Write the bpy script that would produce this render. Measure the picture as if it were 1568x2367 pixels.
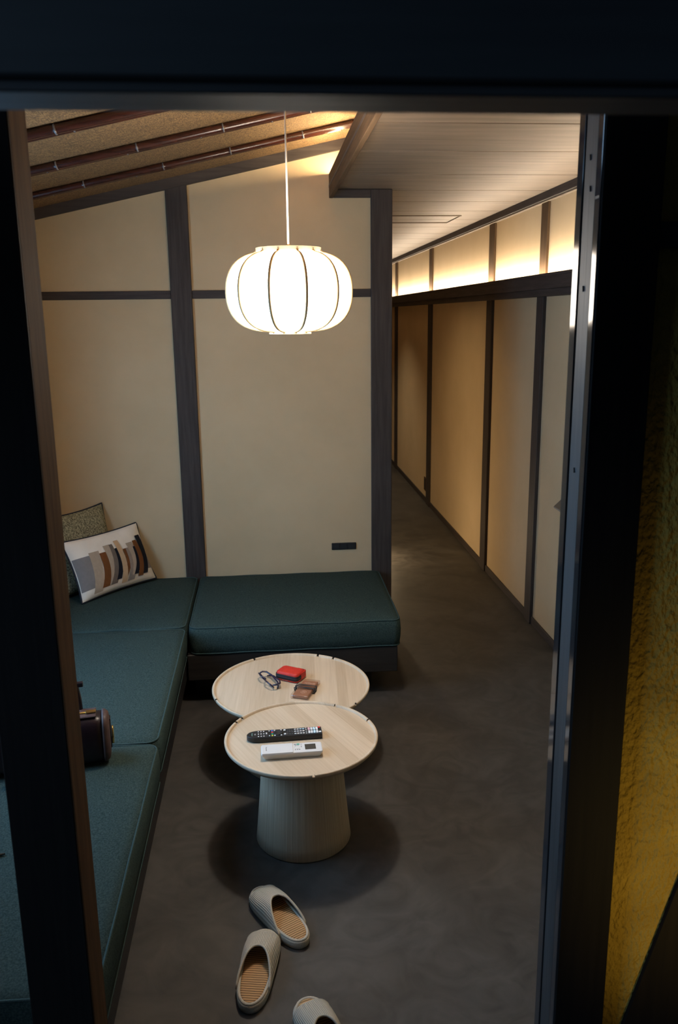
import bpy, bmesh, math, random
from mathutils import Vector, Matrix
random.seed(7)
for o in list(bpy.data.objects): bpy.data.objects.remove(o)
scn = bpy.context.scene
C = scn.collection
PI = math.pi

# ------------------------------------------------------------------ camera
cd = bpy.data.cameras.new('camera'); cam = bpy.data.objects.new('camera', cd); C.objects.link(cam)
cd.sensor_fit = 'VERTICAL'; cd.sensor_height = 36.0; cd.sensor_width = 24.0
cd.lens = 1925.1 / 2367 * 36.0
cd.clip_start = 0.02; cd.clip_end = 60
Rv = Vector((0.99609249, -0.08753861, -0.01169389)); Uv = Vector((0.03149287, 0.22836645, 0.97306575)); Fv = Vector((0.08251033, 0.96963176, -0.23023095))
cam.matrix_world = Matrix(((Rv.x, Uv.x, -Fv.x, 0), (Rv.y, Uv.y, -Fv.y, 0), (Rv.z, Uv.z, -Fv.z, 1.7), (0, 0, 0, 1)))
cd.dof.use_dof = True; cd.dof.focus_distance = 2.7; cd.dof.aperture_fstop = 8.0
scn.camera = cam

# ------------------------------------------------------------------ world, big lights, exposure
w = bpy.data.worlds.new('world'); scn.world = w; w.use_nodes = True
bg = w.node_tree.nodes['Background']; bg.inputs[0].default_value = (0.35, 0.55, 1.0, 1); bg.inputs[1].default_value = 0.012

def area(name, loc, direction, sx, sy, power, color, spread=PI):
    l = bpy.data.lights.new(name, 'AREA'); l.shape = 'RECTANGLE'; l.size = sx; l.size_y = sy
    l.energy = power; l.color = color; l.spread = spread
    o = bpy.data.objects.new(name, l); C.objects.link(o); o.location = loc
    o.rotation_euler = Vector(direction).to_track_quat('-Z', 'Z').to_euler()
    return o
area('garden_daylight', (-1.32, 2.55, 1.22), (1, 0.0, -0.12), 1.5, 1.25, 54.0, (0.32, 0.62, 1.0))
area('entry_daylight', (-2.6, -0.3, 2.3), (1, 0.30, -0.14), 0.9, 0.9, 48.0, (0.40, 0.66, 1.0))

def spot(name, loc, direction, power, color, size, blend=.5, radius=.03):
    l = bpy.data.lights.new(name, 'SPOT'); l.energy = power; l.color = color; l.spot_size = size; l.spot_blend = blend; l.shadow_soft_size = radius
    o = bpy.data.objects.new(name, l); C.objects.link(o); o.location = loc
    o.rotation_euler = Vector(direction).to_track_quat('-Z', 'Y').to_euler(); return o
def point(name, loc, power, color, radius, parent=None):
    l = bpy.data.lights.new(name, 'POINT'); l.energy = power; l.color = color; l.shadow_soft_size = radius
    o = bpy.data.objects.new(name, l); C.objects.link(o); o.location = loc; o.parent = parent; return o
spot('corridor_downlight', (0.42, 5.85, 2.26), (0, 0, -1), 35.0, (1.0, 0.74, 0.40), math.radians(135), .8)
spot('corridor_far_fill', (0.35, 8.5, 2.26), (0, 0, -1), 55.0, (1.0, 0.84, 0.60), math.radians(110), .8)  # unseen fill light added to brighten the far corridor wall
point('corridor_footlight', (0.68, 5.72, 0.18), 10.0, (1.0, 0.74, 0.44), .05)
spot('entry_wall_lamp', (0.84, 0.72, 0.60), (0.02, 0.55, 0.16), 8.0, (1.0, 0.68, 0.18), math.radians(100), 1.0, .03)

scn.view_settings.view_transform = 'Standard'; scn.view_settings.look = 'None'
scn.view_settings.exposure = 0.0; scn.view_settings.gamma = 1.0; scn.view_settings.use_curve_mapping = False

# ------------------------------------------------------------------ materials
def srgb(r, g, b):
    return tuple(((c / 255) / 12.92 if c / 255 <= .04045 else ((c / 255 + .055) / 1.055) ** 2.4) for c in (r, g, b)) + (1,)
def new_mat(name):
    m = bpy.data.materials.new(name); m.use_nodes = True
    nt = m.node_tree; return m, nt, nt.nodes['Principled BSDF']
def N(nt, t, **kw):
    n = nt.nodes.new(t)
    for k, v in kw.items(): setattr(n, k, v)
    return n
def mat(name, c1, c2=None, scale=8., stretch=(1, 1, 1), rough=.6, bump=0., bscale=None, bstretch=None, detail=6., spec=.5, metal=0., sheen=0., ramp=(.35, .65), coat=0., noise_rough=.6, bdist=.004):
    """principled surface: two-tone noise colour and noise relief, both procedural"""
    m, nt, p = new_mat(name); L = nt.links.new
    p.inputs['Roughness'].default_value = rough; p.inputs['Specular IOR Level'].default_value = spec
    p.inputs['Metallic'].default_value = metal; p.inputs['Base Color'].default_value = tuple(c1[:3]) + (1,)
    p.inputs['Coat Weight'].default_value = coat
    if sheen: p.inputs['Sheen Weight'].default_value = sheen
    tc = N(nt, 'ShaderNodeTexCoord')
    if c2 is not None:
        mp = N(nt, 'ShaderNodeMapping'); mp.inputs['Scale'].default_value = stretch; L(tc.outputs['Object'], mp.inputs[0])
        nz = N(nt, 'ShaderNodeTexNoise'); nz.inputs['Scale'].default_value = scale; nz.inputs['Detail'].default_value = detail; nz.inputs['Roughness'].default_value = noise_rough
        L(mp.outputs[0], nz.inputs['Vector'])
        cr = N(nt, 'ShaderNodeValToRGB'); cr.color_ramp.elements[0].position = ramp[0]; cr.color_ramp.elements[1].position = ramp[1]
        cr.color_ramp.elements[0].color = tuple(c1[:3]) + (1,); cr.color_ramp.elements[1].color = tuple(c2[:3]) + (1,)
        L(nz.outputs['Fac'], cr.inputs[0]); L(cr.outputs[0], p.inputs['Base Color'])
    if bump:
        mp2 = N(nt, 'ShaderNodeMapping'); mp2.inputs['Scale'].default_value = bstretch or stretch; L(tc.outputs['Object'], mp2.inputs[0])
        n2 = N(nt, 'ShaderNodeTexNoise'); n2.inputs['Scale'].default_value = bscale or scale; n2.inputs['Detail'].default_value = 4
        L(mp2.outputs[0], n2.inputs['Vector'])
        b = N(nt, 'ShaderNodeBump'); b.inputs['Strength'].default_value = bump; b.inputs['Distance'].default_value = bdist
        L(n2.outputs['Fac'], b.inputs['Height']); L(b.outputs[0], p.inputs['Normal'])
    return m
def plain(name, c, rough=.5, metal=0., spec=.5, coat=0.):
    return mat(name, c, None, rough=rough, metal=metal, spec=spec, coat=coat)
def emit(name, c, s):
    m, nt, p = new_mat(name); p.inputs['Base Color'].default_value = (.8, .75, .65, 1)
    p.inputs['Emission Color'].default_value = tuple(c) + (1,); p.inputs['Emission Strength'].default_value = s; return m

M = {}
M['plaster'] = mat('beige_plaster', (.495, .372, .224), (.535, .402, .246), 3., rough=.92, bump=.10, bscale=260, spec=.2)
M['ochre'] = mat('ochre_mud_plaster', (.29, .20, .045), (.39, .28, .065), 6., rough=.95, bump=1.0, bscale=62, bstretch=(1.5, 1, 1), spec=.1, bdist=.014)
def wood(name, a, b, axis, sc=5., rough=.55, bump=.12, spec=.4, k=14., ramp=(.3, .7), coat=0.):
    st = [k, k, k]; st['xyz'.index(axis)] = .8
    return mat(name, a, b, sc, tuple(st), rough=rough, bump=bump, bscale=sc * 2, spec=spec, ramp=ramp, coat=coat)
for ax in 'xyz':
    M['dark_' + ax] = wood('dark_stained_wood_' + ax, (.034, .026, .023), (.062, .049, .044), ax, rough=.65, spec=.2)
    M['brown_' + ax] = wood('brown_old_wood_' + ax, (.054, .031, .016), (.098, .059, .031), ax, rough=.8, spec=.1)
    M['black_' + ax] = wood('blackened_wood_' + ax, (.012, .010, .009), (.026, .021, .018), ax, rough=.5)
    M['jamb_' + ax] = wood('waxed_black_wood_' + ax, (.015, .014, .014), (.032, .030, .030), ax, rough=.55, spec=.4)
M['near_black'] = wood('near_black_wood', (.005, .004, .004), (.009, .007, .006), 'z', rough=.7, spec=.15)  # even near-black wood tone for the doorway front faces and the slanted shape
M['gloss_strip'] = wood('lacquered_edge_strip', (.02, .018, .018), (.035, .03, .03), 'z', rough=.08, spec=.22, bump=0)
M['beam'] = wood('smoked_beam_wood', (.017, .018, .019), (.028, .030, .031), 'x', rough=.6, spec=.3, sc=3, bump=.05)
M['plank'] = wood('grey_brown_ceiling_board', (.085, .060, .040), (.170, .128, .092), 'x', sc=3.2, rough=.6, k=9., bump=.06, ramp=(.25, .75))
M['bamboo'] = wood('smoked_bamboo', (.024, .0075, .005), (.055, .015, .008), 'x', sc=4, rough=.25, spec=.6, bump=.0)
M['bamboo_node'] = plain('bamboo_node', (.10, .09, .09), .25, spec=.8)
# woven reed matting
m, nt, p = new_mat('woven_reed_matting'); L = nt.links.new; M['reed'] = m
tc = N(nt, 'ShaderNodeTexCoord'); mp = N(nt, 'ShaderNodeMapping'); mp.inputs['Scale'].default_value = (18, 90, 18); L(tc.outputs['Object'], mp.inputs[0])
nz = N(nt, 'ShaderNodeTexNoise'); nz.inputs['Scale'].default_value = 3.; nz.inputs['Detail'].default_value = 3; L(mp.outputs[0], nz.inputs['Vector'])
mpb = N(nt, 'ShaderNodeMapping'); mpb.inputs['Scale'].default_value = (90, 18, 18); L(tc.outputs['Object'], mpb.inputs[0])
nz2 = N(nt, 'ShaderNodeTexNoise'); nz2.inputs['Scale'].default_value = 3.; nz2.inputs['Detail'].default_value = 3; L(mpb.outputs[0], nz2.inputs['Vector'])
ad = N(nt, 'ShaderNodeMath', operation='MULTIPLY'); L(nz.outputs['Fac'], ad.inputs[0]); L(nz2.outputs['Fac'], ad.inputs[1])
cr = N(nt, 'ShaderNodeValToRGB'); cr.color_ramp.elements[0].position = .16; cr.color_ramp.elements[1].position = .38
cr.color_ramp.elements[0].color = (.085, .046, .017, 1); cr.color_ramp.elements[1].color = (.25, .142, .050, 1)
L(ad.outputs[0], cr.inputs[0]); L(cr.outputs[0], p.inputs['Base Color']); p.inputs['Roughness'].default_value = .85
b = N(nt, 'ShaderNodeBump'); b.inputs['Strength'].default_value = .7; b.inputs['Distance'].default_value = .004; L(ad.outputs[0], b.inputs['Height']); L(b.outputs[0], p.inputs['Normal'])
# polished dark mortar floor
m, nt, p = new_mat('dark_trowelled_mortar'); L = nt.links.new; M['floor'] = m
tc = N(nt, 'ShaderNodeTexCoord')
n1 = N(nt, 'ShaderNodeTexNoise'); n1.inputs['Scale'].default_value = 2.2; n1.inputs['Detail'].default_value = 7; n1.inputs['Distortion'].default_value = 1.4; L(tc.outputs['Object'], n1.inputs['Vector'])
n2 = N(nt, 'ShaderNodeTexNoise'); n2.inputs['Scale'].default_value = 7.; n2.inputs['Detail'].default_value = 8; n2.inputs['Distortion'].default_value = 2.5; L(tc.outputs['Object'], n2.inputs['Vector'])
mx = N(nt, 'ShaderNodeMath', operation='ADD'); L(n1.outputs['Fac'], mx.inputs[0]); L(n2.outputs['Fac'], mx.inputs[1])
cr = N(nt, 'ShaderNodeValToRGB'); cr.color_ramp.elements[0].position = .38; cr.color_ramp.elements[1].position = .63
mh = N(nt, 'ShaderNodeMath', operation='MULTIPLY'); mh.inputs[1].default_value = .5; L(mx.outputs[0], mh.inputs[0])
cr.color_ramp.elements[0].color = (.037, .033, .029, 1); cr.color_ramp.elements[1].color = (.074, .066, .058, 1)
L(mh.outputs[0], cr.inputs[0]); L(cr.outputs[0], p.inputs['Base Color'])
rr = N(nt, 'ShaderNodeMapRange'); rr.inputs[3].default_value = .50; rr.inputs[4].default_value = .72; L(n2.outputs['Fac'], rr.inputs[0]); L(rr.outputs[0], p.inputs['Roughness'])
p.inputs['Specular IOR Level'].default_value = .35
b = N(nt, 'ShaderNodeBump'); b.inputs['Strength'].default_value = .04; b.inputs['Distance'].default_value = .004; L(n2.outputs['Fac'], b.inputs['Height']); L(b.outputs[0], p.inputs['Normal'])

M['teal'] = mat('teal_wool_fabric', (.019, .034, .031), (.043, .066, .061), 240., rough=.95, bump=.35, bscale=420, spec=.12, ramp=(.38, .62))
M['teal_pipe'] = mat('teal_piping', (.022, .042, .041), (.048, .078, .074), 420., rough=.9, bump=.2, bscale=500, spec=.15)
def table_wood(name, rot):
    m, nt, p = new_mat(name); L = nt.links.new
    tc = N(nt, 'ShaderNodeTexCoord'); mr = N(nt, 'ShaderNodeMapping'); mr.inputs['Rotation'].default_value = (0, 0, rot); L(tc.outputs['Object'], mr.inputs[0])
    mp = N(nt, 'ShaderNodeMapping'); mp.inputs['Scale'].default_value = (60, 2.2, 8); L(mr.outputs[0], mp.inputs[0])
    nz = N(nt, 'ShaderNodeTexNoise'); nz.inputs['Scale'].default_value = 2.2; nz.inputs['Detail'].default_value = 5; L(mp.outputs[0], nz.inputs['Vector'])
    mp3 = N(nt, 'ShaderNodeMapping'); mp3.inputs['Scale'].default_value = (22, .05, .05); L(mr.outputs[0], mp3.inputs[0])
    bk = N(nt, 'ShaderNodeTexVoronoi'); bk.inputs['Scale'].default_value = 1.; bk.voronoi_dimensions = '1D'
    sx = N(nt, 'ShaderNodeSeparateXYZ'); L(mp3.outputs[0], sx.inputs[0]); L(sx.outputs[0], bk.inputs['W'])
    sc_ = N(nt, 'ShaderNodeSeparateColor'); L(bk.outputs['Color'], sc_.inputs[0])
    mxx = N(nt, 'ShaderNodeMix', data_type='FLOAT'); mxx.inputs[0].default_value = .38; L(nz.outputs['Fac'], mxx.inputs[2]); L(sc_.outputs[0], mxx.inputs[3])
    cr = N(nt, 'ShaderNodeValToRGB'); cr.color_ramp.elements[0].position = .22; cr.color_ramp.elements[1].position = .72
    cr.color_ramp.elements[0].color = (.49, .375, .255, 1); cr.color_ramp.elements[1].color = (.625, .505, .37, 1)
    L(mxx.outputs[0], cr.inputs[0]); L(cr.outputs[0], p.inputs['Base Color']); p.inputs['Roughness'].default_value = .5; p.inputs['Specular IOR Level'].default_value = .3
    b = N(nt, 'ShaderNodeBump'); b.inputs['Strength'].default_value = .15; b.inputs['Distance'].default_value = .002; L(nz.outputs['Fac'], b.inputs['Height']); L(b.outputs[0], p.inputs['Normal'])
    return m
M['top_a'] = table_wood('pale_wood_top', math.radians(-25)); M['top_b'] = table_wood('pale_wood_top_straight', math.radians(3))
# fluted vertical staves on the cone base: grain follows the angle round the axis
m, nt, p = new_mat('pale_wood_staves'); L = nt.links.new; M['stave'] = m
tc = N(nt, 'ShaderNodeTexCoord'); sx = N(nt, 'ShaderNodeSeparateXYZ'); L(tc.outputs['Object'], sx.inputs[0])
at = N(nt, 'ShaderNodeMath', operation='ARCTAN2'); L(sx.outputs[1], at.inputs[0]); L(sx.outputs[0], at.inputs[1])
cb = N(nt, 'ShaderNodeCombineXYZ'); mu = N(nt, 'ShaderNodeMath', operation='MULTIPLY'); mu.inputs[1].default_value = 22; L(at.outputs[0], mu.inputs[0]); L(mu.outputs[0], cb.inputs[0]); L(sx.outputs[2], cb.inputs[2])
nz = N(nt, 'ShaderNodeTexNoise'); nz.inputs['Scale'].default_value = 1.6; nz.inputs['Detail'].default_value = 5; L(cb.outputs[0], nz.inputs['Vector'])
cr = N(nt, 'ShaderNodeValToRGB'); cr.color_ramp.elements[0].position = .3; cr.color_ramp.elements[1].position = .7
cr.color_ramp.elements[0].color = (.40, .30, .205, 1); cr.color_ramp.elements[1].color = (.57, .46, .335, 1); L(nz.outputs['Fac'], cr.inputs[0]); L(cr.outputs[0], p.inputs['Base Color'])
p.inputs['Roughness'].default_value = .6; p.inputs['Specular IOR Level'].default_value = .3
b = N(nt, 'ShaderNodeBump'); b.inputs['Strength'].default_value = .35; b.inputs['Distance'].default_value = .003; L(nz.outputs['Fac'], b.inputs['Height']); L(b.outputs[0], p.inputs['Normal'])

M['shade'] = emit('glowing_shade_cloth', (1.0, .91, .79), 20.0)
M['rib'] = mat('lamp_rib_wood', (.62, .40, .19), (.72, .48, .24), 60, rough=.5)
M['ring'] = mat('lamp_ring_wood', (.42, .32, .20), (.50, .39, .25), 40, rough=.5)
M['cord'] = plain('white_cord', (.75, .70, .62), .5)
M['brass'] = plain('brass', (.75, .50, .18), .28, metal=1.)
M['screw'] = plain('small_screw', (.25, .2, .14), .4, metal=.8)
M['led'] = emit('warm_led_strip', (1.0, .85, .65), 180.0)
M['led2'] = emit('warm_cove_strip', (1.0, .76, .44), 180.0)
M['black_plastic'] = mat('black_plastic', (.012, .012, .014), (.016, .016, .018), 40, rough=.42)
M['black_matte'] = plain('matte_black', (.008, .008, .009), .7)
M['white_plastic'] = plain('white_plastic', (.66, .655, .65), .4)
M['screen'] = plain('grey_lcd', (.055, .05, .043), .25)

# ------------------------------------------------------------------ mesh helpers
def link(name, me, mat_, parent=None, smooth=False, kind=None):
    if mat_ is not None: me.materials.append(M[mat_] if isinstance(mat_, str) else mat_)
    if smooth:
        for pl in me.polygons: pl.use_smooth = True
    o = bpy.data.objects.new(name, me); C.objects.link(o)
    if parent is not None: o.parent = parent
    if kind: o['kind'] = kind
    return o
def pyd(name, v, f, mat_, parent=None, smooth=False, kind=None, uv=None):
    me = bpy.data.meshes.new(name); me.from_pydata(v, [], f); me.update()
    if uv:
        ul = me.uv_layers.new(name='UVMap')
        for lp in me.loops: ul.data[lp.index].uv = uv[lp.vertex_index]
    return link(name, me, mat_, parent, smooth, kind)
def box(name, lo, hi, mat_, parent=None, bev=.002, kind=None, seg=1):
    bm = bmesh.new(); bmesh.ops.create_cube(bm, size=1)
    for v in bm.verts:
        v.co = Vector([(lo[i] + hi[i]) / 2 + v.co[i] * (hi[i] - lo[i]) for i in range(3)])
    if bev: bmesh.ops.bevel(bm, geom=bm.edges[:], offset=bev, segments=seg, affect='EDGES', profile=.5)
    me = bpy.data.meshes.new(name); bm.to_mesh(me); bm.free()
    return link(name, me, mat_, parent, seg > 1, kind)
def loft(name, rings, mat_, parent=None, smooth=True, cap=(True, True), closed=True, **k):
    """rings: lists of equal numbers of points, joined ring to ring"""
    n = len(rings[0]); v = [p for r in rings for p in r]; f = []
    for i in range(len(rings) - 1):
        for j in range(n if closed else n - 1):
            a = i * n + j; b_ = i * n + (j + 1) % n
            f.append((a, b_, b_ + n, a + n))
    if cap[0]: f.append(tuple(reversed(range(n))))
    if cap[1]: f.append(tuple(range((len(rings) - 1) * n, len(rings) * n)))
    return pyd(name, v, f, mat_, parent, smooth, **k)
def tube_geo(path, r, seg=8, closed=False, squash=None):
    P = [Vector(p) for p in path]; v = []; f = []; n = len(P); up = None
    for i, p in enumerate(P):
        a = P[(i - 1) % n] if (closed or i > 0) else p; c = P[(i + 1) % n] if (closed or i < n - 1) else p
        t = (c - a).normalized()
        if up is None:
            up = Vector((0, 0, 1)) if abs(t.z) < .9 else Vector((1, 0, 0))
        up = (up - t * up.dot(t)).normalized(); sd = t.cross(up)
        rr = r[i] if isinstance(r, (list, tuple)) else r
        for k in range(seg):
            an = 2 * PI * k / seg
            v.append(p + (sd * math.cos(an) * (squash or 1) + up * math.sin(an)) * rr)
    for i in range(n if closed else n - 1):
        for k in range(seg):
            a = i * seg + k; b_ = i * seg + (k + 1) % seg; c = ((i + 1) % n) * seg
            f.append((a, b_, c + (k + 1) % seg, c + k))
    if not closed:
        f.append(tuple(reversed(range(seg)))); f.append(tuple(range((n - 1) * seg, n * seg)))
    return v, f
def tube(name, path, r, mat_, parent=None, seg=8, closed=False, squash=None, **k):
    v, f = tube_geo(path, r, seg, closed, squash); return pyd(name, v, f, mat_, parent, True, **k)
def lathe(name, prof, mat_, parent=None, seg=48, a0=0., a1=2 * PI, smooth=True, loc=(0, 0, 0)):
    full = abs(a1 - a0 - 2 * PI) < 1e-6; cols = seg if full else seg + 1; n = len(prof); v = []; f = []
    for j in range(cols):
        an = a0 + (a1 - a0) * j / seg
        for r, z in prof: v.append((loc[0] + r * math.cos(an), loc[1] + r * math.sin(an), loc[2] + z))
    for j in range(seg):
        for i in range(n - 1):
            a = j * n + i; b_ = ((j + 1) % cols) * n + i
            f.append((a, b_, b_ + 1, a + 1))
    return pyd(name, v, f, mat_, parent, smooth)
def prism(name, poly, lo, hi, axis, mat_, parent=None, **k):
    """polygon in the two other axes extruded along axis"""
    n = len(poly); v = []
    for h in (lo, hi):
        for a, b_ in poly:
            v.append({'x': (h, a, b_), 'y': (a, h, b_), 'z': (a, b_, h)}[axis])
    f = [tuple(reversed(range(n))), tuple(range(n, 2 * n))] + [(i, (i + 1) % n, n + (i + 1) % n, n + i) for i in range(n)]
    me = bpy.data.meshes.new(name); me.from_pydata(v, [], f); bm = bmesh.new(); bm.from_mesh(me); bmesh.ops.recalc_face_normals(bm, faces=bm.faces); bm.to_mesh(me); bm.free()
    return link(name, me, mat_, parent, **k)
def rrect(x0, x1, y0, y1, r, z, n=6):
    pts = []
    for cx, cy, a in ((x1 - r, y1 - r, 0), (x0 + r, y1 - r, PI / 2), (x0 + r, y0 + r, PI), (x1 - r, y0 + r, 1.5 * PI)):
        for i in range(n + 1):
            an = a + PI / 2 * i / n; pts.append((cx + r * math.cos(an), cy + r * math.sin(an), z))
    return pts
def thing(name, label, cat, loc=(0, 0, 0), rz=0., group=None):
    o = bpy.data.objects.new(name, None); C.objects.link(o); o.location = loc; o.rotation_euler = (0, 0, rz); o.empty_display_size = .05
    tag(o, label, cat, group); return o
def tag(o, label, cat, group=None):
    o['label'] = label; o['category'] = cat
    if group: o['group'] = group
    return o
def text_mesh(name, body, size, mat_, parent, loc, rz=0., extrude=.0002):
    cu = bpy.data.curves.new(name, 'FONT'); cu.body = body; cu.size = size; cu.extrude = extrude; cu.align_x = 'CENTER'; cu.align_y = 'CENTER'; cu.resolution_u = 3
    t = bpy.data.objects.new(name, cu); C.objects.link(t)
    bpy.context.view_layer.update()
    me = bpy.data.meshes.new_from_object(t.evaluated_get(bpy.context.evaluated_depsgraph_get()))
    bpy.data.objects.remove(t); me.name = name; me.materials.clear()
    o = link(name, me, mat_, parent); o.location = loc; o.rotation_euler = (0, 0, rz); return o
ST = 'structure'

# ------------------------------------------------------------------ the setting
YB = 4.2415; XR = 1.447; ZC = 2.288; XL = -1.17; YF = 1.25
def zslope(x): return 2.200 + .2155 * (x + 1.053)
box('floor', (-3, -1.6, -.1), (3, 12.2, 0), 'floor', bev=0, kind=ST)
# back wall with its posts, rail and sloping trim
wb = box('wall_back', (XL - .02, YB, 0), (.6375, YB + .1, 2.30), 'plaster', bev=0, kind=ST)
prism('plaster_gable', [(XL, 2.30), (1.6, 2.30), (1.6, 2.9), (XL, 2.9)], YB, YB + .1, 'y', 'plaster', wb)
box('post', (-.447, YB - .017, 0), (-.345, YB + .06, 2.325), 'dark_z', wb, .003)
box('post', (.532, YB - .017, 0), (.6375, YB + .112, ZC), 'dark_z', wb, .003)
box('rail', (XL, YB - .010, 1.785), (-.447, YB + .02, 1.824), 'dark_x', wb)
box('rail', (-.345, YB - .010, 1.785), (.532, YB + .02, 1.824), 'dark_x', wb)
prism('sloping_trim', [(XL, zslope(XL) - .047), (.60, zslope(.60) - .047), (.60, zslope(.60) + .01), (XL, zslope(XL) + .01)], YB - .024, YB + .02, 'y', 'dark_x', wb)
box('header', (.349, YB - .016, 2.249), (.532, YB + .02, 2.287), 'dark_x', wb)
# sloped ceiling: reed matting with paired bamboo canes
prism('ceiling', [(XL - .02, zslope(XL - .02)), (1.7, zslope(1.7)), (1.7, zslope(1.7) + .04), (XL - .02, zslope(XL - .02) + .04)], .9, YB + .05, 'y', 'reed', kind=ST)
cs = bpy.data.objects['ceiling']
def cane(y, r, off, seed, drop):
    rnd = random.Random(seed); x = XL + .01; path = []; rad = []
    nodes = []
    nx = XL + rnd.uniform(.05, .3)
    while nx < 1.6: nodes.append(nx); nx += rnd.uniform(.26, .36)
    xs = sorted(set([XL + .01, 1.65] + [q + d for q in nodes for d in (-.012, -.004, .0, .004, .012)] + [XL + .01 + i * .12 for i in range(1, 23)]))
    for q in xs:
        d = min(abs(q - n_) for n_ in nodes)
        path.append((q, y + off, zslope(q) - drop)); rad.append(r * (1.09 if d < .002 else .965 if d < .006 else 1.0))
    c = tube('bamboo_cane', path, rad, 'bamboo', cs, seg=12)
    for n_ in nodes:
        tube('cane_node', [(n_ - .003, y + off, zslope(n_ - .003) - drop), (n_ + .003, y + off, zslope(n_ + .003) - drop)], r * 1.10, 'bamboo_node', c, seg=12)
for i, (y, r) in enumerate(((3.85, .0150), (3.385, .0155), (2.885, .0165), (2.39, .0165), (1.90, .0165), (1.42, .0165))):
    cane(y, r, -r * 1.02, i * 2 + 1, r * 1.02); cane(y, r * .9, r * .95, i * 2 + 2, r * .95)
# flat corridor ceiling of wide boards
cf = box('ceiling', (.33, 1.0, ZC + .008), (XR + .1, 12.2, ZC + .02), 'dark_y', bev=0, kind=ST)
edges = [1.0, 1.42, 1.88, 2.34, 2.811, 3.276, 3.803, 4.271, 4.686, 5.107, 5.56]
while edges[-1] < 12: edges.append(edges[-1] + .455)
for a, b_ in zip(edges[:-1], edges[1:]):
    o = box('ceiling_board', (.349 if a < 4.3 else -.5, a + .005, ZC), (XR, b_ - .005, ZC + .010), 'plank', cf, .002)
box('ceiling', (-.6, YB + .1, ZC + .009), (.34, 12.2, ZC + .03), 'dark_y', bev=0, kind=ST)
for n_, lo, hi in (('hatch_frame', (.60, 5.315), (1.232, 5.323)), ('hatch_frame', (.60, 5.713), (1.232, 5.721)), ('hatch_frame', (1.224, 5.323), (1.232, 5.713))):
    box(n_, (lo[0], lo[1], ZC - .006), (hi[0], hi[1], ZC), 'plank', cf, .001)
box('trim_1', (.331, .9, 2.248), (.350, YB, 2.358), 'brown_y', bev=.002, kind=ST)      # beam along the edge of the flat ceiling
o = box('cove_light_strip', (.385, 1.0, 2.350), (.397, YB - .02, 2.3660), 'led2', bev=0)
tag(o, 'warm light strip hidden on top of the ceiling edge beam', 'light strip')
box('trim_2', (.350, 1.0, ZC + .02), (.52, YB, ZC + .045), 'dark_y', bev=0, kind=ST)
# right wall
wr = box('wall_right', (XR, 1.30, 0), (XR + .1, 12.2, 2.32), 'plaster', bev=0, kind=ST)
PY = [(9.155, 9.307), (7.241, 7.394), (5.28, 5.425), (4.285, 4.41), (2.40, 2.53)]
for a, b_ in PY:
    box('post', (XR - .018, a + .01, 0), (XR + .02, b_ - .01, 1.79), 'dark_z', wr)
    box('upper_post', (XR - .012, a + .01, 1.84), (XR + .02, b_ - .01, ZC - .03), 'brown_z', wr)
box('ledge', (XR - .075, 1.36, 1.813), (XR, 12.1, 1.873), 'dark_y', wr)
box('ledge_lip', (XR - .075, 1.36, 1.873), (XR - .064, 12.1, 1.8865), 'dark_y', wr, .001)
box('ledge_rail', (XR - .062, 1.36, 1.779), (XR, 12.1, 1.813), 'dark_y', wr)
box('top_trim', (XR - .030, 1.36, 2.249), (XR, 12.1, ZC), 'dark_y', wr)
box('top_bead', (XR - .022, 1.36, 2.241), (XR, 12.1, 2.249), 'plank', wr, .001)
box('baseboard_right', (XR - .010, 1.36, 0), (XR, 12.1, .045), 'dark_y', kind=ST)
o = box('ledge_light_strip', (XR - .058, 1.45, 1.8735), (XR - .048, 12.0, 1.8800), 'led', bev=0)
tag(o, 'warm light strip lying along the ledge of the right wall', 'light strip')
# left wall round the garden window
wl = box('wall_left', (XL - .12, .9, 0), (XL, YB, .62), 'plaster', bev=0, kind=ST)
box('upper_wall', (XL - .12, .9, 1.85), (XL, YB, 2.45), 'plaster', wl, 0)
box('side_wall', (XL - .12, 3.30, .62), (XL, YB, 1.85), 'plaster', wl, 0)
box('side_wall', (XL - .12, .9, .62), (XL, 1.75, 1.85), 'plaster', wl, 0)
m, nt, p = new_mat('window_glass'); M['glass'] = m
nt.nodes.remove(p); tr = N(nt, 'ShaderNodeBsdfTransparent'); gl = N(nt, 'ShaderNodeBsdfGlossy'); gl.inputs['Roughness'].default_value = .02; ms = N(nt, 'ShaderNodeMixShader'); ms.inputs[0].default_value = .06
nt.links.new(tr.outputs[0], ms.inputs[1]); nt.links.new(gl.outputs[0], ms.inputs[2]); nt.links.new(ms.outputs[0], nt.nodes['Material Output'].inputs[0])
wn = box('window_1', (XL - .08, 1.75, .62), (XL - .02, 3.30, .66), 'black_y', kind=ST)
box('window_frame', (XL - .08, 1.75, 1.81), (XL - .02, 3.30, 1.85), 'black_y', wn)
for y in (1.75, 2.505, 3.26): box('window_frame', (XL - .08, y, .66), (XL - .02, y + .04, 1.81), 'black_z', wn)
for y in (1.79, 2.545): box('pane', (XL - .053, y, .66), (XL - .049, y + .715, 1.81), 'glass', wn, 0)
# rooms beyond
box('wall_corridor', (-.62, YB + .1, 0), (-.5, 12.2, 2.32), 'plaster', bev=0, kind=ST)
box('wall_end', (-.6, 12.1, 0), (XR + .1, 12.2, 2.32), 'plaster', bev=0, kind=ST)
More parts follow.
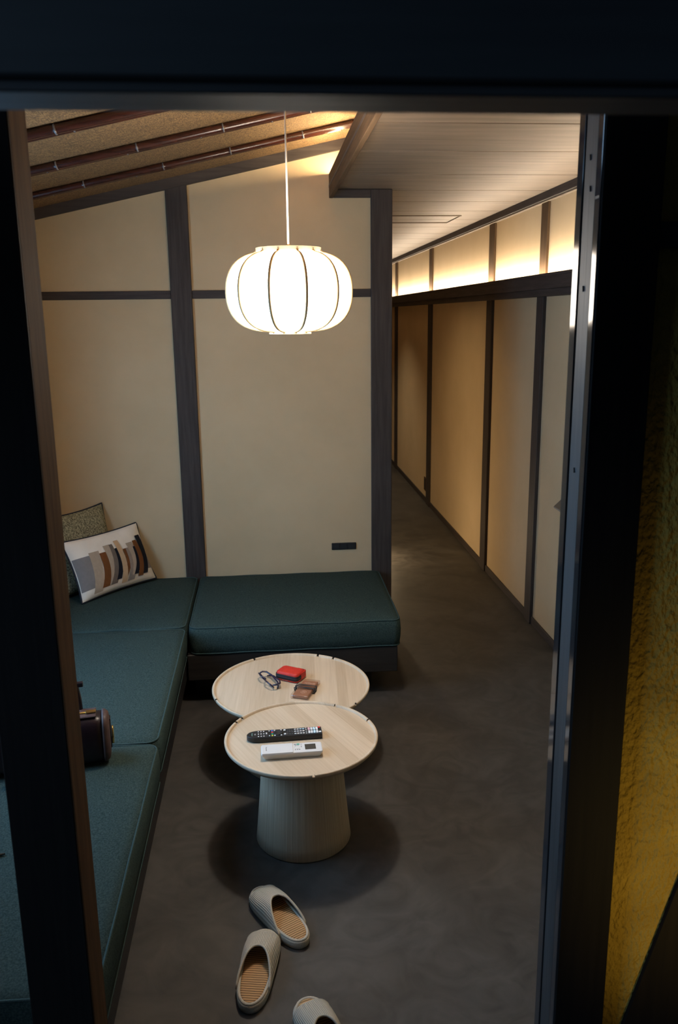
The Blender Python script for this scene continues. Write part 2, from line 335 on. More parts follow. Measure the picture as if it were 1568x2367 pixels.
# the doorway the picture is taken through
pl_ = box('trim_3', (-.435, YF, 0), (-.335, YF + .093, 2.26), 'brown_z', bev=.003, kind=ST)
box('post_face', (-.438, YF - .007, 0), (-.3345, YF, 2.26), 'near_black', pl_, .0015)
J = .494
jb = box('trim_4', (J + .012, YF + .003, 0), (.589, YF + .097, 2.26), 'black_z', bev=.002, kind=ST)
box('jamb_face', (J + .002, YF - .003, 0), (.589, YF + .003, 2.26), 'near_black', jb, .0015)
for a, b_, mt, dx in ((0., .0185, 'gloss_strip', 0), (.0225, .069, 'jamb_z', .0015), (.073, .097, 'gloss_strip', 0)):
    box('jamb_strip', (J + dx, YF + a, 0), (J + .013, YF + b_, 2.26), mt, jb, .0008)
for y_, z_ in ((.046, 1.925), (.040, 1.880), (.047, 1.735), (.044, 1.45)):
    tube('nail_mark', [(J + .0010, YF + y_, z_ - .004), (J + .0010, YF + y_ + .002, z_ + .004)], .0016, 'black_matte', jb, seg=6)
box('chipped_spot', (J - .0004, YF + .002, 1.862), (J + .004, YF + .017, 1.866), 'plank', jb, 0)
wf = box('wall_front', (.585, YF + .022, 0), (XR + .1, YF + .10, 2.4), 'ochre', bev=0, kind=ST)
box('rail', (.589, YF + .006, 1.792), (XR, YF + .03, 1.830), 'black_x', wf)
box('trim_5', (-2.6, .502, 1.8265), (2.6, .552, 2.20), 'beam', bev=.002, kind=ST)
box('trim_6', (-2.6, .506, 1.8200), (2.6, .549, 1.8265), 'jamb_x', bev=.001, kind=ST)
# unidentified dark slanted shape on the plaster wall, built as a thin board
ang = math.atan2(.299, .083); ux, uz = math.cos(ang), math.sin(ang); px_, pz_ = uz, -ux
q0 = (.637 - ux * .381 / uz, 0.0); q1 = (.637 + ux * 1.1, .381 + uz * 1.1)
sb = prism('dark_slanted_shape', [q0, (q0[0] + .30, q0[1]), (q1[0] + .30, q1[1]), q1], 1.262, 1.2712, 'y', 'near_black')
tag(sb, 'dark slanted shape at the lower right, built as a thin board on the ochre wall', 'stair board')

# ------------------------------------------------------------------ sofa
ZS = .377; ZB = .248; XF = -.380; YC = 3.465
def cushion(label, x0, x1, y0, y1, rz=0., dz=0.):
    cx, cy = (x0 + x1) / 2, (y0 + y1) / 2; a, b_ = (x1 - x0) / 2, (y1 - y0) / 2; h = ZS - ZB + dz
    t = thing('seat_cushion', label, 'cushion', (cx, cy, ZB), rz, 'teal seat cushions of the corner sofa')
    R_ = lambda ins, z, r: rrect(-a + ins, a - ins, -b_ + ins, b_ - ins, r, z)
    rings = [R_(.010, 0, .03), R_(.002, .008, .035), R_(-.002, .045, .035), R_(-.003, h * .6, .035), R_(0, h - .012, .035), R_(.008, h - .002, .032)]
    for q in (.03, .08, .15, .22, .30):
        if q < min(a, b_) - .04: rings.append(R_(q, h + .012 * (1 - (1 - q / .32) ** 2), .032))
    loft('cushion_body', rings, 'teal', t)
    for z, ins in ((h - .004, .004), (.006, .003)):
        pts = R_(ins, z, .035); path = []
        for i in range(len(pts)):      # resample long sides so the piping can waver slightly
            p0, p1 = Vector(pts[i]), Vector(pts[(i + 1) % len(pts)]); n = max(1, int((p1 - p0).length / .06))
            for k in range(n):
                q = p0.lerp(p1, k / n); q.z += .0012 * math.sin(q.x * 23 + q.y * 17); path.append(q)
        tube('piping', path, .0035, 'teal_pipe', t, seg=6, closed=True)
    return t
cushion('teal seat cushion under the wall socket, end of the sofa by the corridor', -.372, .568, YC, YB - .03)
cushion('teal corner seat cushion carrying the two throw pillows', XL + .01, -.384, YC + .015, YB - .03)
cushion('teal seat cushion between the corner cushion and the handbag', XL + .01, XF, 2.468, YC + .008)
cushion('teal seat cushion nearest the doorway, carrying the handbag', XL + .01, XF + .004, 1.444, 2.462)
def sofa_base(label, lo, hi, plinth):
    t = thing('sofa_base', label, 'sofa base')
    box('base_box', (lo[0], lo[1], .127), (hi[0], hi[1], ZB), 'black_x', t, .003)
    box('plinth', (plinth[0], plinth[1], 0), (plinth[2], plinth[3], .127), 'black_x', t, .002)
    return t
sofa_base('dark wooden sofa base along the back wall', (-.384, YC + .006), (.553, YB - .025), (-.37, YC + .14, .45, YB - .03))
sofa_base('dark wooden sofa base along the left side', (XL + .01, 1.46), (-.392, YB - .025), (XL + .02, 1.58, -.50, YB - .03))

# throw pillows
def pillow_pt(u, v, a, b_, th, side, pinch=.07):
    x = a * u * (1 - pinch * (1 - v * v)); y = b_ * v * (1 - pinch * (1 - u * u))
    z = th * (max(0, 1 - u ** 4) * max(0, 1 - v ** 4)) ** .55
    return Vector((x, y, side * z))
def pillow(name, label, cat, BL, ex, lean, wdt, hgt, th, mat_, pipe, n=22):
    e = Vector((ex[0], ex[1], 0)).normalized(); nb = Vector((-e.y, e.x, 0))     # nb: direction away from the camera side
    up = Vector((0, 0, 1)) * math.cos(lean) + nb * math.sin(lean); nrm = e.cross(up).normalized()
    ctr = Vector(BL) + e * wdt / 2 + up * hgt / 2
    t = thing(name, label, cat, ctr); fr = lambda q: e * q.x + up * q.y + nrm * q.z
    v = []; f = []; us = [math.sin((i / n - .5) * PI) * .5 + (i / n - .5) for i in range(n + 1)]
    for s_ in (1, -1):
        o0 = len(v)
        for j in range(n + 1):
            for i in range(n + 1): v.append(fr(pillow_pt(us[i] , us[j], wdt / 2, hgt / 2, th, s_)))
        for j in range(n):
            for i in range(n):
                a = o0 + j * (n + 1) + i; q = (a, a + 1, a + n + 2, a + n + 1); f.append(q if s_ > 0 else q[::-1])
    c = pyd('cover', v, f, mat_, t, True)
    rim = [(us[i], -1) for i in range(n)] + [(1, us[i]) for i in range(n)] + [(-us[i], 1) for i in range(n)] + [(-1, -us[i]) for i in range(n)]
    tube('edging', [fr(pillow_pt(u, v_, wdt / 2, hgt / 2, 0, 1)) for u, v_ in rim], .0045, pipe, t, seg=6, closed=True)
    return t, fr
M['tweed'] = mat('grey_green_tweed', (.10, .092, .058), (.36, .335, .225), 130., rough=.95, bump=.4, bscale=260, spec=.1, ramp=(.40, .62))
M['cream'] = mat('cream_cotton', (.74, .68, .60), (.80, .74, .66), 12., rough=.9, bump=.12, bscale=30, spec=.1)
M['navy'] = plain('navy_edging', (.010, .012, .022), .8)
pillow('throw_pillow', 'mottled grey-green tweed throw pillow behind the striped one', 'pillow', (-1.012, 3.850, .395), (.60, .80), math.radians(15), .40, .40, .045, 'tweed', 'navy')
pt, pfr = pillow('throw_pillow', 'cream lumbar pillow with curved brown, grey and black stripes', 'pillow', (-.895, 3.805, .392), (.64, .77), math.radians(24), .47, .305, .045, 'cream', 'navy')
cols = dict(grey=(.20, .19, .19), taupe=(.36, .29, .225), rust=(.150, .058, .020), dgrey=(.145, .115, .095), black=(.012, .013, .018), sand=(.45, .31, .19), mgrey=(.24, .195, .165))
for k_, c_ in cols.items(): M['st_' + k_] = mat('stripe_' + k_, c_, tuple(x * 1.12 for x in c_), 60, rough=.9, spec=.1)
def stripe(c, poly, lift):
    """appliqued strip: four corner curve laid on the pillow face; poly = (u0,u1 at bottom, u0,u1 at top, v bottom, v top, bend)"""
    ub0, ub1, ut0, ut1, vb, vt, bend = poly; n = 16; mseg = 12 if abs(ub1 - ub0) > .25 else 4; v = []; f = []
    for j in range(n + 1):
        tt = j / n; vv = vb + (vt - vb) * tt; bb = bend * math.sin(tt * PI)
        for i in range(mseg + 1):
            s_ = i / mseg; u = (ub0 + (ub1 - ub0) * s_) * (1 - tt) + (ut0 + (ut1 - ut0) * s_) * tt + bb
            q = pillow_pt(max(-.985, min(.985, u)), max(-.985, min(.985, vv)), .235, .1525, .045, 1); q.z += lift; v.append(pfr(q))
    for j in range(n):
        for i in range(mseg):
            a = j * (mseg + 1) + i; f.append((a, a + 1, a + mseg + 2, a + mseg + 1))
    pyd('stripe', v, f, 'st_' + c, pt, True)
for i, (c, q) in enumerate([
    ('grey', (-.985, -.66, -.985, -.58, -.70, .36, 0)), ('mgrey', (.66, .985, .74, .985, -.62, .42, 0)),
    ('taupe', (-.74, -.52, -.62, -.36, -.88, .44, .03)), ('rust', (-.53, -.33, -.37, -.16, -.80, .34, .06)),
    ('taupe', (-.34, -.30, -.22, -.04, -.80, .55, .08)), ('dgrey', (-.31, -.13, -.06, .03, -.80, .54, .10)),
    ('black', (-.14, -.01, .05, .18, -.70, .36, .07)), ('rust', (.10, .17, .26, .42, -.68, .26, .08)),
    ('sand', (-.03, .12, .08, .20, -.86, .62, .095)), ('mgrey', (.14, .33, .34, .46, -.85, .26, .08)),
    ('taupe', (.29, .36, .38, .56, -.70, .42, .10)), ('black', (.34, .46, .55, .68, -.70, .24, .08)),
    ('rust', (.43, .58, .58, .70, -.80, .44, .11)), ('black', (.59, .73, .70, .86, -.75, .58, .12))]):
    stripe(c, q, .0012 + .0004 * i)

# ------------------------------------------------------------------ handbag and strap on the sofa
M['burgundy'] = mat('dark_burgundy_leather', (.010, .004, .007), (.016, .007, .010), 60, rough=.35, bump=.1, bscale=200)
M['pinkbrown'] = mat('dusty_brown_leather', (.060, .030, .026), (.085, .045, .038), 50, rough=.5)
hb = thing('handbag', 'dark burgundy handbag with brass zip and dusty brown gussets', 'handbag', (-.692, 2.345, ZS + .0155), math.radians(10))
def bagsec(x, grow=0.):   # rounded section, wider at the foot
    pts = []
    for k in range(24):
        a = 2 * PI * k / 24; c, s_ = math.cos(a), math.sin(a)
        y = math.copysign(abs(c) ** .55, c); z = math.copysign(abs(s_) ** .6, s_)
        wv = .066 - .022 * (z + 1) / 2
        pts.append((x, y * (wv + grow), .072 + z * (.072 + grow)))
    return pts
loft('body', [bagsec(x, g) for x, g in ((-.165, -.012), (-.160, -.004), (-.14, 0), (.145, 0), (.168, -.002))], 'burgundy', hb)
loft('gusset', [bagsec(x, g) for x, g in ((.166, .002), (.174, .002), (.184, -.006), (.187, -.02))], 'pinkbrown', hb)
box('top_panel', (-.12, -.030, .1425), (.150, .030, .1485), 'pinkbrown', hb, .002)
zp = tube('zipper', [(-.12, -.004, .150), (.125, -.004, .150)], .0035, 'brass', hb, seg=6)
box('zip_pull', (.120, -.012, .1505), (.150, .004, .1545), 'brass', zp, .001)
box('side_strap', (.185, -.016, .030), (.190, .016, .125), 'burgundy', hb, .002)
tube('ring', [(.194, .012 * math.cos(a * PI / 6), .075 + .018 * math.sin(a * PI / 6)) for a in range(12)], .0032, 'brass', hb, seg=6, closed=True)
box('clasp', (.190, -.010, .040), (.197, .010, .060), 'brass', hb, .002)
tube('handle', [(.135 * math.cos(PI * i / 20) - .030, .030, .130 + .20 * math.sin(PI * i / 20) ** .7) for i in range(21)], .007, 'burgundy', hb, seg=8)
box('keeper_tab', (.098, .022, .222), (.118, .038, .236), 'burgundy', hb, .002)
box('leather_tag', (-.105, -.115, .0), (-.060, -.090, .022), 'pinkbrown', hb, .003)
sp = tube('strap', [(-.80, 1.885, ZS + .016), (-.76, 1.888, ZS + .018), (-.72, 1.897, ZS + .017), (-.690, 1.906, ZS + .016)], [.006, .006, .006, .002], 'black_plastic', seg=8)
tag(sp, 'end of a thin black strap lying on the nearest sofa cushion', 'strap')

# ------------------------------------------------------------------ round tables
def round_table(label, loc, h, r, rb, rt, top_mat, notches, rot):
    t = thing('coffee_table', label, 'table', loc, 0, 'round pale wood tables')
    lathe('table_top', [(0, h - .020), (r - .030, h - .020), (r - .010, h - .016), (r - .003, h - .006), (r - .004, h - .0035), (r - .006, h - .003), (0, h - .003)], top_mat, t, 96)
    prof = [(r - .0105, h - .0035), (r - .0090, h + .0035), (r - .0065, h + .005), (r - .002, h + .005), (r, h + .003), (r - .0005, h - .005), (r - .004, h - .009), (r - .0105, h - .0035)]
    cuts = sorted([(a - .016, a + .016) for a in notches])
    for i, c in enumerate(cuts):
        nx = cuts[(i + 1) % len(cuts)][0] + (2 * PI if i == len(cuts) - 1 else 0)
        lathe('rim', prof, top_mat, t, max(6, int((nx - c[1]) * 18)), c[1], nx)
    pf = [(0, 0), (rb - .004, 0), (rb, .004)] + [(rb + (rt - rb) * (k / 8) ** .9, .004 + (h - .0245) * k / 8) for k in range(1, 9)] + [(0, h - .0205)]
    lathe('table_base', pf, 'stave', t, 96)
    return t
rad = math.radians
round_table('near round pale wood table with the two remote controls on it', (.079, 2.484, 0), .360, .2505, .158, .128, 'top_a', [rad(-84), rad(144), rad(152), rad(58), rad(20)], 0)
round_table('far round pale wood table, larger and lower, with red pouch and eyeglasses', (.060, 2.985, 0), .310, .303, .195, .165, 'top_b', [rad(119), rad(66), rad(52), rad(200), rad(320)], 0)
ZN = .360 - .003; ZF = .310 - .003

# ---- television remote
tv = thing('remote_control', 'long black television remote with rows of small buttons', 'remote control', (.024, 2.488, ZN + .0005), rad(2.2))
def outline(z, ins, L_, W_):
    pts = []
    for k in range(17):
        a = PI / 2 + PI * k / 16; pts.append((-L_ / 2 + W_ * .75 + (W_ * .75 - ins) * math.cos(a), (W_ / 2 - ins) * math.sin(a), z))
    for k in range(5):
        a = -PI / 2 + PI / 2 * k / 4; pts.append((L_ / 2 - .003 + (.003 - ins * .6) * math.cos(a), -W_ / 2 + .003 + (.003 - ins) * math.sin(a), z))
    for k in range(5):
        a = PI / 2 * k / 4; pts.append((L_ / 2 - .003 + (.003 - ins * .6) * math.cos(a), W_ / 2 - .003 + (.003 - ins) * math.sin(a), z))
    return pts
loft('body', [outline(0, .002, .245, .050), outline(.003, 0, .245, .050), outline(.0165, 0, .245, .050), outline(.0180, .0010, .245, .050), outline(.0182, .0025, .245, .050)], 'black_plastic', tv, smooth=False)
for nme, c in dict(b_white=(.72, .72, .72), b_red=(.75, .06, .05), b_green=(.02, .42, .22), b_blue=(.05, .18, .65), b_yellow=(.75, .66, .12), b_cyan=(.55, .72, .80), b_grey=(.10, .10, .10), b_pink=(.72, .45, .50), b_teal=(.25, .45, .38)).items(): M[nme] = plain(nme, c, .4)
shared = {}
def button(parent, x, y, z, sx, sy, mt, sz=.0012, name='button'):
    key = (round(sx, 4), round(sy, 4), mt, sz)
    if key not in shared:
        o = box(name, (-sx / 2, -sy / 2, 0), (sx / 2, sy / 2, sz), mt, parent, min(sx, sy) * .22); shared[key] = o.data
    else:
        o = bpy.data.objects.new(name, shared[key]); C.objects.link(o); o.parent = parent
    o.location = (x, y, z); return o
zt = .0181
def X(px): return -.1225 + .245 * (px - 98) / (2480.)         # reading positions along the remote
xs = lambda f_: -.1225 + .245 * f_
for f_ in (.155, .190, .226):
    for y in (-.0155, 0, .0155): button(tv, xs(f_), y, zt, .0042, .0055, 'b_white')
button(tv, xs(.262), .001, zt, .0042, .011, 'b_white'); button(tv, xs(.262), -.0155, zt, .0042, .005, 'b_grey'); button(tv, xs(.300), .0165, zt, .004, .005, 'b_white'); button(tv, xs(.300), -.0155, zt, .004, .005, 'b_white')
for y, c in ((.0165, 'b_blue'), (.0055, 'b_red'), (-.0055, 'b_green'), (-.0165, 'b_yellow')): button(tv, xs(.338), y, zt, .0060, .0075, c)
for f_, y in ((.372, .017), (.372, -.016), (.458, .017), (.458, -.016)): button(tv, xs(f_), y, zt, .005, .006, 'b_white')
lathe('dial', [(0, .0022), (.0095, .0022), (.0105, .003), (.0150, .0030), (.0165, .0015), (.0165, 0)], 'black_matte', tv, 28, loc=(xs(.416), 0, zt))
for y in (.0145, -.0115): button(tv, xs(.505), y, zt, .007, .0085, 'b_white')
for f_ in (.540, .572, .604):
    for y in (.011, 0, -.013): button(tv, xs(f_), y, zt, .0050, .0055, 'b_grey')
for f_ in (.645, .682, .719, .756):
    for y in (.0150, .001, -.0135): button(tv, xs(f_), y, zt, .0068, .0060, 'b_white' if (f_ < .70 or y < .01) else 'b_cyan')
for y in (.018, .008, -.004, -.015): button(tv, xs(.792), y, zt, .004, .0048, 'b_white')
for f_, c in ((.830, 'b_pink'), (.865, 'b_white'), (.900, 'b_cyan'), (.935, 'b_white')):
    button(tv, xs(f_), .0115, zt, .0070, .0175, c); button(tv, xs(f_), -.0095, zt, .0070, .0185, c if c == 'b_cyan' else 'b_white')
button(tv, xs(.968), .0175, zt, .0085, .0085, 'b_red'); button(tv, xs(.972), -.0130, zt, .0080, .0095, 'b_white')
text_mesh('lettering', 'Hisense', .0062, 'b_teal', tv, (xs(.072), .000, zt + .0003), rad(-90))
text_mesh('lettering', 'TV', .0075, 'b_white', tv, (xs(.108), .000, zt + .0003), rad(-90))

# ---- air-conditioner remote
ac = thing('remote_control', 'white air-conditioner remote with a small grey screen', 'remote control', (.044, 2.378, ZN + .0005), rad(1.6))
hl, hw, hh = .096, .0295, .022
R2 = lambda ins, z: rrect(-hl + ins * 1.6, hl - ins * 1.2, -hw + ins, hw - ins, max(.002, .0055 - ins * .3), z, 4)
loft('body', [R2(.007, 0), R2(.0062, .002), R2(.0006, hh * .72), R2(0, hh - .003), R2(.0008, hh - .0006), R2(.003, hh)], 'white_plastic', ac, smooth=False)
box('sliding_cover', (-hl + .003, -hw + .0012, hh - .001), (.004, hw - .0012, hh + .0016), 'white_plastic', ac, .0008)
box('screen', (.042, -.0150, hh), (.076, .0175, hh + .0006), 'screen', ac, .0002)
M['print_grey'] = plain('print_grey', (.28, .28, .30), .5); M['print_pale'] = plain('print_pale', (.70, .70, .62), .5); M['print_green'] = plain('print_green', (.05, .42, .27), .5)
button(ac, .012, .0195, hh, .0080, .0040, 'print_grey', .0006); button(ac, .0215, .0200, hh, .0090, .0055, 'print_green', .0008)
tube('button_ring', [(.0175 + .0085 * math.cos(k * PI / 12), .003 + .0085 * math.sin(k * PI / 12), hh + .0002) for k in range(24)], .0007, 'print_pale', ac, seg=5, closed=True)
button(ac, .0175, .0125, hh, .0120, .0018, 'print_grey', .0005)
for x in (.0115, .0180, .0245): button(ac, x, -.0120, hh, .0042, .0036, 'print_grey', .0005)
for y in (.0185, .0080, .0020): button(ac, .0310, y, hh, .0030, .0030, 'print_grey', .0005)
text_mesh('lettering', 'Panasonic', .0066, 'print_grey', ac, (-hl + .017, .001, hh + .0017), rad(-90))

# ---- red zipped pouch
M['red'] = mat('red_nylon', (.50, .020, .010), (.60, .030, .014), 50, rough=.6, bump=.1, bscale=400)
rp = thing('pouch', 'small red zipped pouch with a black zip band', 'pouch', (.060, 3.052, ZF + .0005), rad(-33))
a_, b_ = .049, .034
R3 = lambda ins, z: rrect(-a_ + ins, a_ - ins, -b_ + ins, b_ - ins, .014, z, 5)
loft('body', [R3(.004, 0), R3(.0005, .002), R3(0, .008), R3(-.0005, .010), R3(0, .027), R3(.001, .033), R3(.005, .0365), R3(.015, .0378)], 'red', rp)
zb = loft('zip_band', [R3(-.0012, .008), R3(-.0022, .010), R3(-.0022, .025), R3(-.0012, .027)], 'black_matte', rp, cap=(False, False))
tube('zipper_teeth', [(p[0] * 1.045, p[1] * 1.06, p[2]) for p in R3(0, .0175)], .0012, 'black_plastic', zb, seg=5, closed=True)
box('spine', (.012, .0325, .004), (.050, .0370, .034), 'red', rp, .003)
box('spine', (.0465, -.006, .004), (.0520, .034, .034), 'red', rp, .003)
text_mesh('lettering', 'OLYMPUS', .006, 'b_pink', rp, (-.004, -.0345, .005))

# ---- brown box with clear lid and wound cord
M['brownbox'] = mat('brown_card', (.34, .155, .085), (.40, .19, .11), 40, rough=.5)
m, nt, p = new_mat('clear_plastic'); M['clear'] = m
nt.nodes.remove(p); tr = N(nt, 'ShaderNodeBsdfTransparent'); tr.inputs[0].default_value = (.93, .88, .85, 1); gl = N(nt, 'ShaderNodeBsdfGlossy'); gl.inputs['Roughness'].default_value = .12; ms = N(nt, 'ShaderNodeMixShader'); ms.inputs[0].default_value = .10
nt.links.new(tr.outputs[0], ms.inputs[1]); nt.links.new(gl.outputs[0], ms.inputs[2]); nt.links.new(ms.outputs[0], nt.nodes['Material Output'].inputs[0])
bb = thing('case', 'brown case in clear plastic with a dark cord wound round it', 'case', (.1135, 2.930, ZF + .0005), rad(-21))
box('inner_case', (-.030, -.068, .0015), (.030, .066, .0135), 'brownbox', bb, .002)
box('clear_shell', (-.036, -.076, 0), (.036, .076, .0165), 'clear', bb, .0035, seg=2)
M['pale_ink'] = plain('pale_ink', (.80, .62, .50), .5)
text_mesh('lettering', 'myCharge', .0105, 'pale_ink', bb, (.004, .042, .0140))
tube('emblem_ring', [(.004 + .0105 * math.cos(k * PI / 12), -.036 + .0105 * math.sin(k * PI / 12), .0140) for k in range(24)], .0006, 'pale_ink', bb, seg=5, closed=True)
text_mesh('emblem', 'H', .014, 'pale_ink', bb, (.004, -.036, .0140))
M['cordblack'] = plain('dark_cord', (.018, .014, .014), .4)
cp = []
for k in range(121):
    a = k / 120 * 5 * 2 * PI; c, s_ = math.cos(a), math.sin(a)
    x = math.copysign(min(1, abs(c) * 1.5), c) * .0395; z = .0105 + math.copysign(min(1, abs(s_) * 1.5), s_) * .0090
    cp.append((x, -.002 + .011 * math.sin(k * .21) + .006 * math.sin(a * .5 + 1), z))
tube('cord', cp, .0015, 'cordblack', bb, seg=6)

# ---- folded eyeglasses
M['frame_blue'] = plain('dark_blue_frame', (.012, .012, .045), .2, coat=.5)
eg = thing('eyeglasses', 'folded dark blue eyeglasses lying left of the red pouch', 'eyeglasses', (-.018, 3.016, ZF + .0006), rad(-68))
for s_ in (-1, 1):
    rim = [(s_ * .036 + .027 * math.copysign(abs(math.cos(k * PI / 14)) ** .7, math.cos(k * PI / 14)), -.023 + .16 * max(0, abs(s_ * .036 + .027 * math.cos(k * PI / 14)) - .02) ** 1.1, .0175 + .0150 * math.sin(k * PI / 14)) for k in range(28)]
    rim = [(x_, y_ - .7 * (z_ - .0175), z_ * .85 + .002) for x_, y_, z_ in rim]
    tube('rim', rim, .0026, 'frame_blue', eg, seg=6, closed=True)
    pyd('lens', [(p[0], p[1], p[2]) for p in rim], [tuple(range(28))], 'clear', eg)
    tube('temple', [(s_ * .064, -.018, .022), (s_ * .069, -.006, .023), (s_ * .062, .010 + .003 * s_, .022), (s_ * .03, .021 + .004 * s_, .018), (-s_ * .03, .021 + .004 * s_, .013), (-s_ * .052, .013 + .004 * s_, .008), (-s_ * .062, .007 + .004 * s_, .004)], [.0030, .0032, .0034, .0032, .0032, .0036, .0034], 'frame_blue', eg, seg=6)
tube('bridge', [(-.010, -.0235, .026), (0, -.0245, .029), (.010, -.0235, .026)], .0022, 'frame_blue', eg, seg=6)
for s_ in (-1, 1): tube('nose_pad', [(s_ * .009, -.020, .016), (s_ * .010, -.017, .010)], .0018, 'clear', eg, seg=6)

# ------------------------------------------------------------------ pendant lantern
lx, ly = .0815, 2.68; zb_, zt_ = 1.644, 1.906
lamp = thing('pendant_lamp', 'round white lantern pendant with thin wooden ribs, glowing over the tables', 'lamp', (lx, ly, zb_))
NR = 11; HH = zt_ - zb_; off = rad(-90 - 3.0 + 16.36)
def prof(t):       # t 0 bottom .. 1 top : superelliptic pumpkin section
    zc_, hz = .1275, .1185
    r_in = .0
    a = -PI / 2 + PI * t; c, s_ = max(0, math.cos(a)), math.sin(a)
    r = .192 * c ** .52 ; z = zc_ + hz * math.copysign(abs(s_) ** .90, s_)
    return r, z
ts = [i / 40 for i in range(41)]
P_ = [prof(t) for t in ts]
P_ = [(max(r, .058), z) for r, z in P_ if not (z < .1275 and r < .064) and not (z > .1275 and r < .096)]
P_ = [(.064, .009)] + [q for q in P_ if q[1] > .0092 and q[1] < .2458] + [(.097, .2462)]
for k in range(NR):
    a0, a1 = off + 2 * PI * k / NR, off + 2 * PI * (k + 1) / NR; v = []; f = []; nn = 8; n = len(P_)
    for i in range(nn + 1):
        an = a0 + (a1 - a0) * i / nn; q = 1 - .022 * math.sin(PI * i / nn)
        for r, z in P_: v.append((r * q * math.cos(an), r * q * math.sin(an), z))
    for i in range(nn):
        for j in range(n - 1): f.append((i * n + j, (i + 1) * n + j, (i + 1) * n + j + 1, i * n + j + 1))
    pyd('shade_panel', v, f, 'shade', lamp, True)
    tube('rib', [((r + .0022) * math.cos(a0), (r + .0022) * math.sin(a0), z) for r, z in P_], .0045, 'rib', lamp, seg=8)
def ringmesh(name, r0, r1, z0, z1): return lathe(name, [(r0, z0), (r1, z0), (r1, z1), (r0, z1), (r0, z0)], 'ring', lamp, 64, smooth=False)
tr_ = ringmesh('top_ring', .092, .1005, .246, .258); br_ = ringmesh('bottom_ring', .060, .0665, 0.0, .0085)
for k in range(NR):
    for q, (rr, zz, pr_) in enumerate(((.1005, .252, tr_), (.0665, .0042, br_))):
        an = off + 2 * PI * (k + .0) / NR
        tube('screw', [(rr * math.cos(an), rr * math.sin(an), zz), ((rr + .0015) * math.cos(an), (rr + .0015) * math.sin(an), zz)], .0018, 'screw', pr_, seg=6)
for k in range(3):
    an = 2 * PI * k / 3 + .4; tube('spoke', [(.094 * math.cos(an), .094 * math.sin(an), .253), (0, 0, .256)], .0022, 'ring', lamp, seg=6)
lathe('cap', [(0, .268), (.006, .268), (.0075, .262), (.011, .259), (.011, .254), (0, .254)], 'brass', lamp, 20)
ztop = zslope(lx) - zb_
tube('cord', [(0, 0, .262), (0, 0, ztop - .012)], .0028, 'cord', lamp, seg=8)
lathe('ceiling_cup', [(0, ztop + .006), (.035, ztop + .006), (.033, ztop - .010), (.010, ztop - .018), (0, ztop - .018)], 'cord', lamp, 24)
lathe('socket', [(0, .150), (.018, .150), (.020, .160), (.020, .215), (.008, .225), (.004, .256), (0, .256)], 'cord', lamp, 20)
lb = point('bulb_light', (0, 0, .090), 29.0, (1.0, .92, .82), .028, lamp)

# ------------------------------------------------------------------ slippers
M['linen'] = mat('beige_ribbed_linen', (.46, .41, .33), (.56, .51, .42), 300, rough=.95, bump=.25, bscale=420, spec=.1)
m, nt, p = new_mat('ribbed_linen_upper'); L = nt.links.new; M['upper'] = m
uvn = N(nt, 'ShaderNodeUVMap'); uvn.uv_map = 'UVMap'
wv = N(nt, 'ShaderNodeTexWave'); wv.inputs['Scale'].default_value = 9; wv.bands_direction = 'X'; wv.inputs['Distortion'].default_value = .6; L(uvn.outputs[0], wv.inputs['Vector'])
cr = N(nt, 'ShaderNodeValToRGB'); cr.color_ramp.elements[0].color = (.34, .30, .24, 1); cr.color_ramp.elements[1].color = (.58, .53, .44, 1); L(wv.outputs['Fac'], cr.inputs[0]); L(cr.outputs[0], p.inputs['Base Color'])
p.inputs['Roughness'].default_value = .95; b = N(nt, 'ShaderNodeBump'); b.inputs['Strength'].default_value = .6; b.inputs['Distance'].default_value = .002; L(wv.outputs['Fac'], b.inputs['Height']); L(b.outputs[0], p.inputs['Normal'])
m, nt, p = new_mat('rush_insole'); L = nt.links.new; M['rush'] = m
tc = N(nt, 'ShaderNodeTexCoord'); wv = N(nt, 'ShaderNodeTexWave'); wv.inputs['Scale'].default_value = 42; wv.bands_direction = 'Y'; wv.inputs['Distortion'].default_value = .8; wv.inputs['Detail'].default_value = 2; L(tc.outputs['Object'], wv.inputs['Vector'])
cr = N(nt, 'ShaderNodeValToRGB'); cr.color_ramp.elements[0].color = (.18, .085, .03, 1); cr.color_ramp.elements[1].color = (.60, .35, .15, 1); cr.color_ramp.elements[0].position = .05; cr.color_ramp.elements[1].position = .6
L(wv.outputs['Fac'], cr.inputs[0]); L(cr.outputs[0], p.inputs['Base Color']); p.inputs['Roughness'].default_value = .7
b = N(nt, 'ShaderNodeBump'); b.inputs['Strength'].default_value = .6; b.inputs['Distance'].default_value = .0025; L(wv.outputs['Fac'], b.inputs['Height']); L(b.outputs[0], p.inputs['Normal'])
SL = .272
def hwid(y):
    s_ = y / SL + .5; s_ = max(0., min(1., s_)); base = .0425 + .0085 * (3 * s_ * s_ - 2 * s_ ** 3)
    return base * max(0., 1 - abs(2 * s_ - 1) ** 4.2) ** .5
def sole_ring(ins, z, n=48):
    pts = []
    for k in range(n):
        a = 2 * PI * k / n; s_ = math.sin(a); y = (SL / 2 - .0001) * math.copysign(abs(s_) ** .72, s_); x = math.copysign(hwid(y), math.cos(a)) if abs(math.cos(a)) > 1e-6 else 0
        kx = 1 - ins / .047; ky = 1 - ins / (SL / 2); pts.append((x * kx, y * ky, z))
    return pts
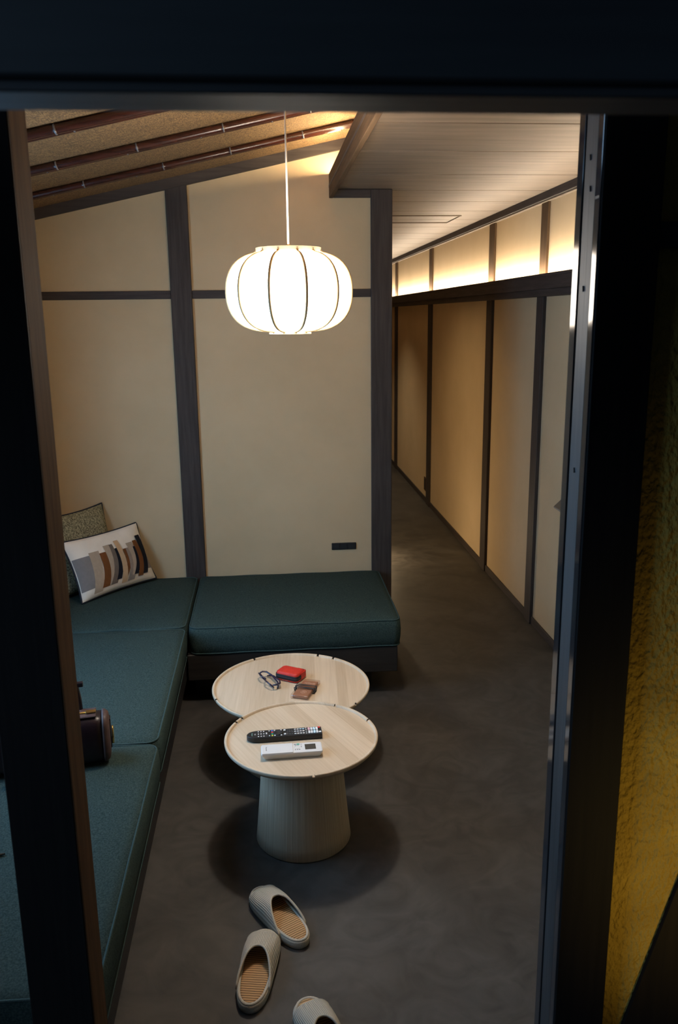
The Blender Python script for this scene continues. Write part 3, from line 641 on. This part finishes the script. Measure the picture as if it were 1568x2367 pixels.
def slipper(label, loc, rz, gap=.034):
    t = thing('slipper', label, 'slipper', loc, rz, 'beige house slippers on the floor')
    loft('sole', [sole_ring(.006, 0), sole_ring(.001, .003), sole_ring(0, .012), sole_ring(0, .020), sole_ring(.002, .0245), sole_ring(.008, .0262)], 'linen', t)
    tube('binding', [Vector(q) for q in sole_ring(.0065, .0255)], .0042, 'linen', t, seg=8, closed=True)
    loft('insole', [sole_ring(.0095, .0255), sole_ring(.0105, .0280), sole_ring(.016, .0285)], 'rush', t)
    nu, nv = 40, 18; v = []; uv = []; f = []
    yc, ys = SL / 2 - .112, -SL / 2 + .060
    def up_pt(u, q, inn):
        au = abs(u)
        yf = SL / 2 - gap - .010 * au ** 2; yb = yc + (ys - yc) * au ** 1.9
        y = yf + (yb - yf) * q
        h = .020 + .036 * min(1., max(0., (SL / 2 - .018 - y) / .115)) ** .8
        if y < .02: h -= .02 * min(1, (.02 - y) / .10)
        x = math.copysign(hwid(y) * (1.03 - inn * .03) * (1 - (1 - au) ** 1.35) / 1.0, u)
        z = .019 + (h - inn * .0030) * (1 - au ** 2.6) ** .72
        return Vector((x, y, z))
    for inn in (0, 1):
        for j in range(nv + 1):
            for i in range(nu + 1):
                u = -1 + 2 * i / nu; v.append(up_pt(u, j / nv, inn)); uv.append((i / nu, j / nv))
    n1 = (nu + 1) * (nv + 1)
    for j in range(nv):
        for i in range(nu):
            a = j * (nu + 1) + i; f.append((a, a + nu + 1, a + nu + 2, a + 1)); f.append((n1 + a, n1 + a + 1, n1 + a + nu + 2, n1 + a + nu + 1))
    up = pyd('upper', v, f, 'upper', t, True, uv=uv)
    tube('upper_binding', [up_pt(-1 + 2 * i / nu, 1, .5) for i in range(nu + 1)], .0034, 'linen', t, seg=7)
    tube('toe_binding', [up_pt(-1 + 2 * i / nu, 0, .5) for i in range(nu + 1)], .0026, 'linen', t, seg=7)
    return t
slipper('beige slipper by the near table, heel turned right', (-.010, 2.078, 0), math.atan2(.140, .245))
slipper('beige slipper in the middle, pointing at the table', (-.070, 1.884, 0), math.atan2(-.045, .26))
slipper('beige slipper cut off at the bottom edge of the picture', (.090, 1.638, 0), math.atan2(.085, .25), .042)

# ------------------------------------------------------------------ sockets and shelf
ow = thing('wall_socket', 'black three-gang wall socket on the plaster above the sofa', 'socket', (.3845, YB, .5075))
box('plate', (-.065, -.008, -.0185), (.065, 0, .0185), 'black_plastic', ow, .002)
for x in (-.040, 0, .040):
    i_ = box('insert', (x - .016, -.0095, -.013), (x + .016, -.008, .013), 'black_matte', ow, .0006)
    for dx in (-.005, .005): box('slot', (x + dx - .001, -.0098, -.005), (x + dx + .001, -.0093, .005), 'screen', i_, 0)
os_ = thing('wall_socket', 'small dark upright wall socket low on the corridor wall', 'socket', (XR, 7.49, .165))
box('plate', (-.007, -.045, -.062), (0, .045, .062), 'brown_z', os_, .002)
box('insert', (-.009, -.022, -.045), (-.007, .022, .045), 'black_matte', os_, .0006)
M['greyboard'] = mat('grey_board', (.115, .105, .095), (.14, .13, .118), 30, rough=.6)
zz = .84
sh = prism('wall_shelf', [(1.289, 3.60), (1.447, 3.86), (1.447, 2.9), (1.289, 2.9)], zz - .006, zz, 'z', 'greyboard')
tag(sh, 'grey shelf corner peeping out behind the right door jamb', 'shelf')
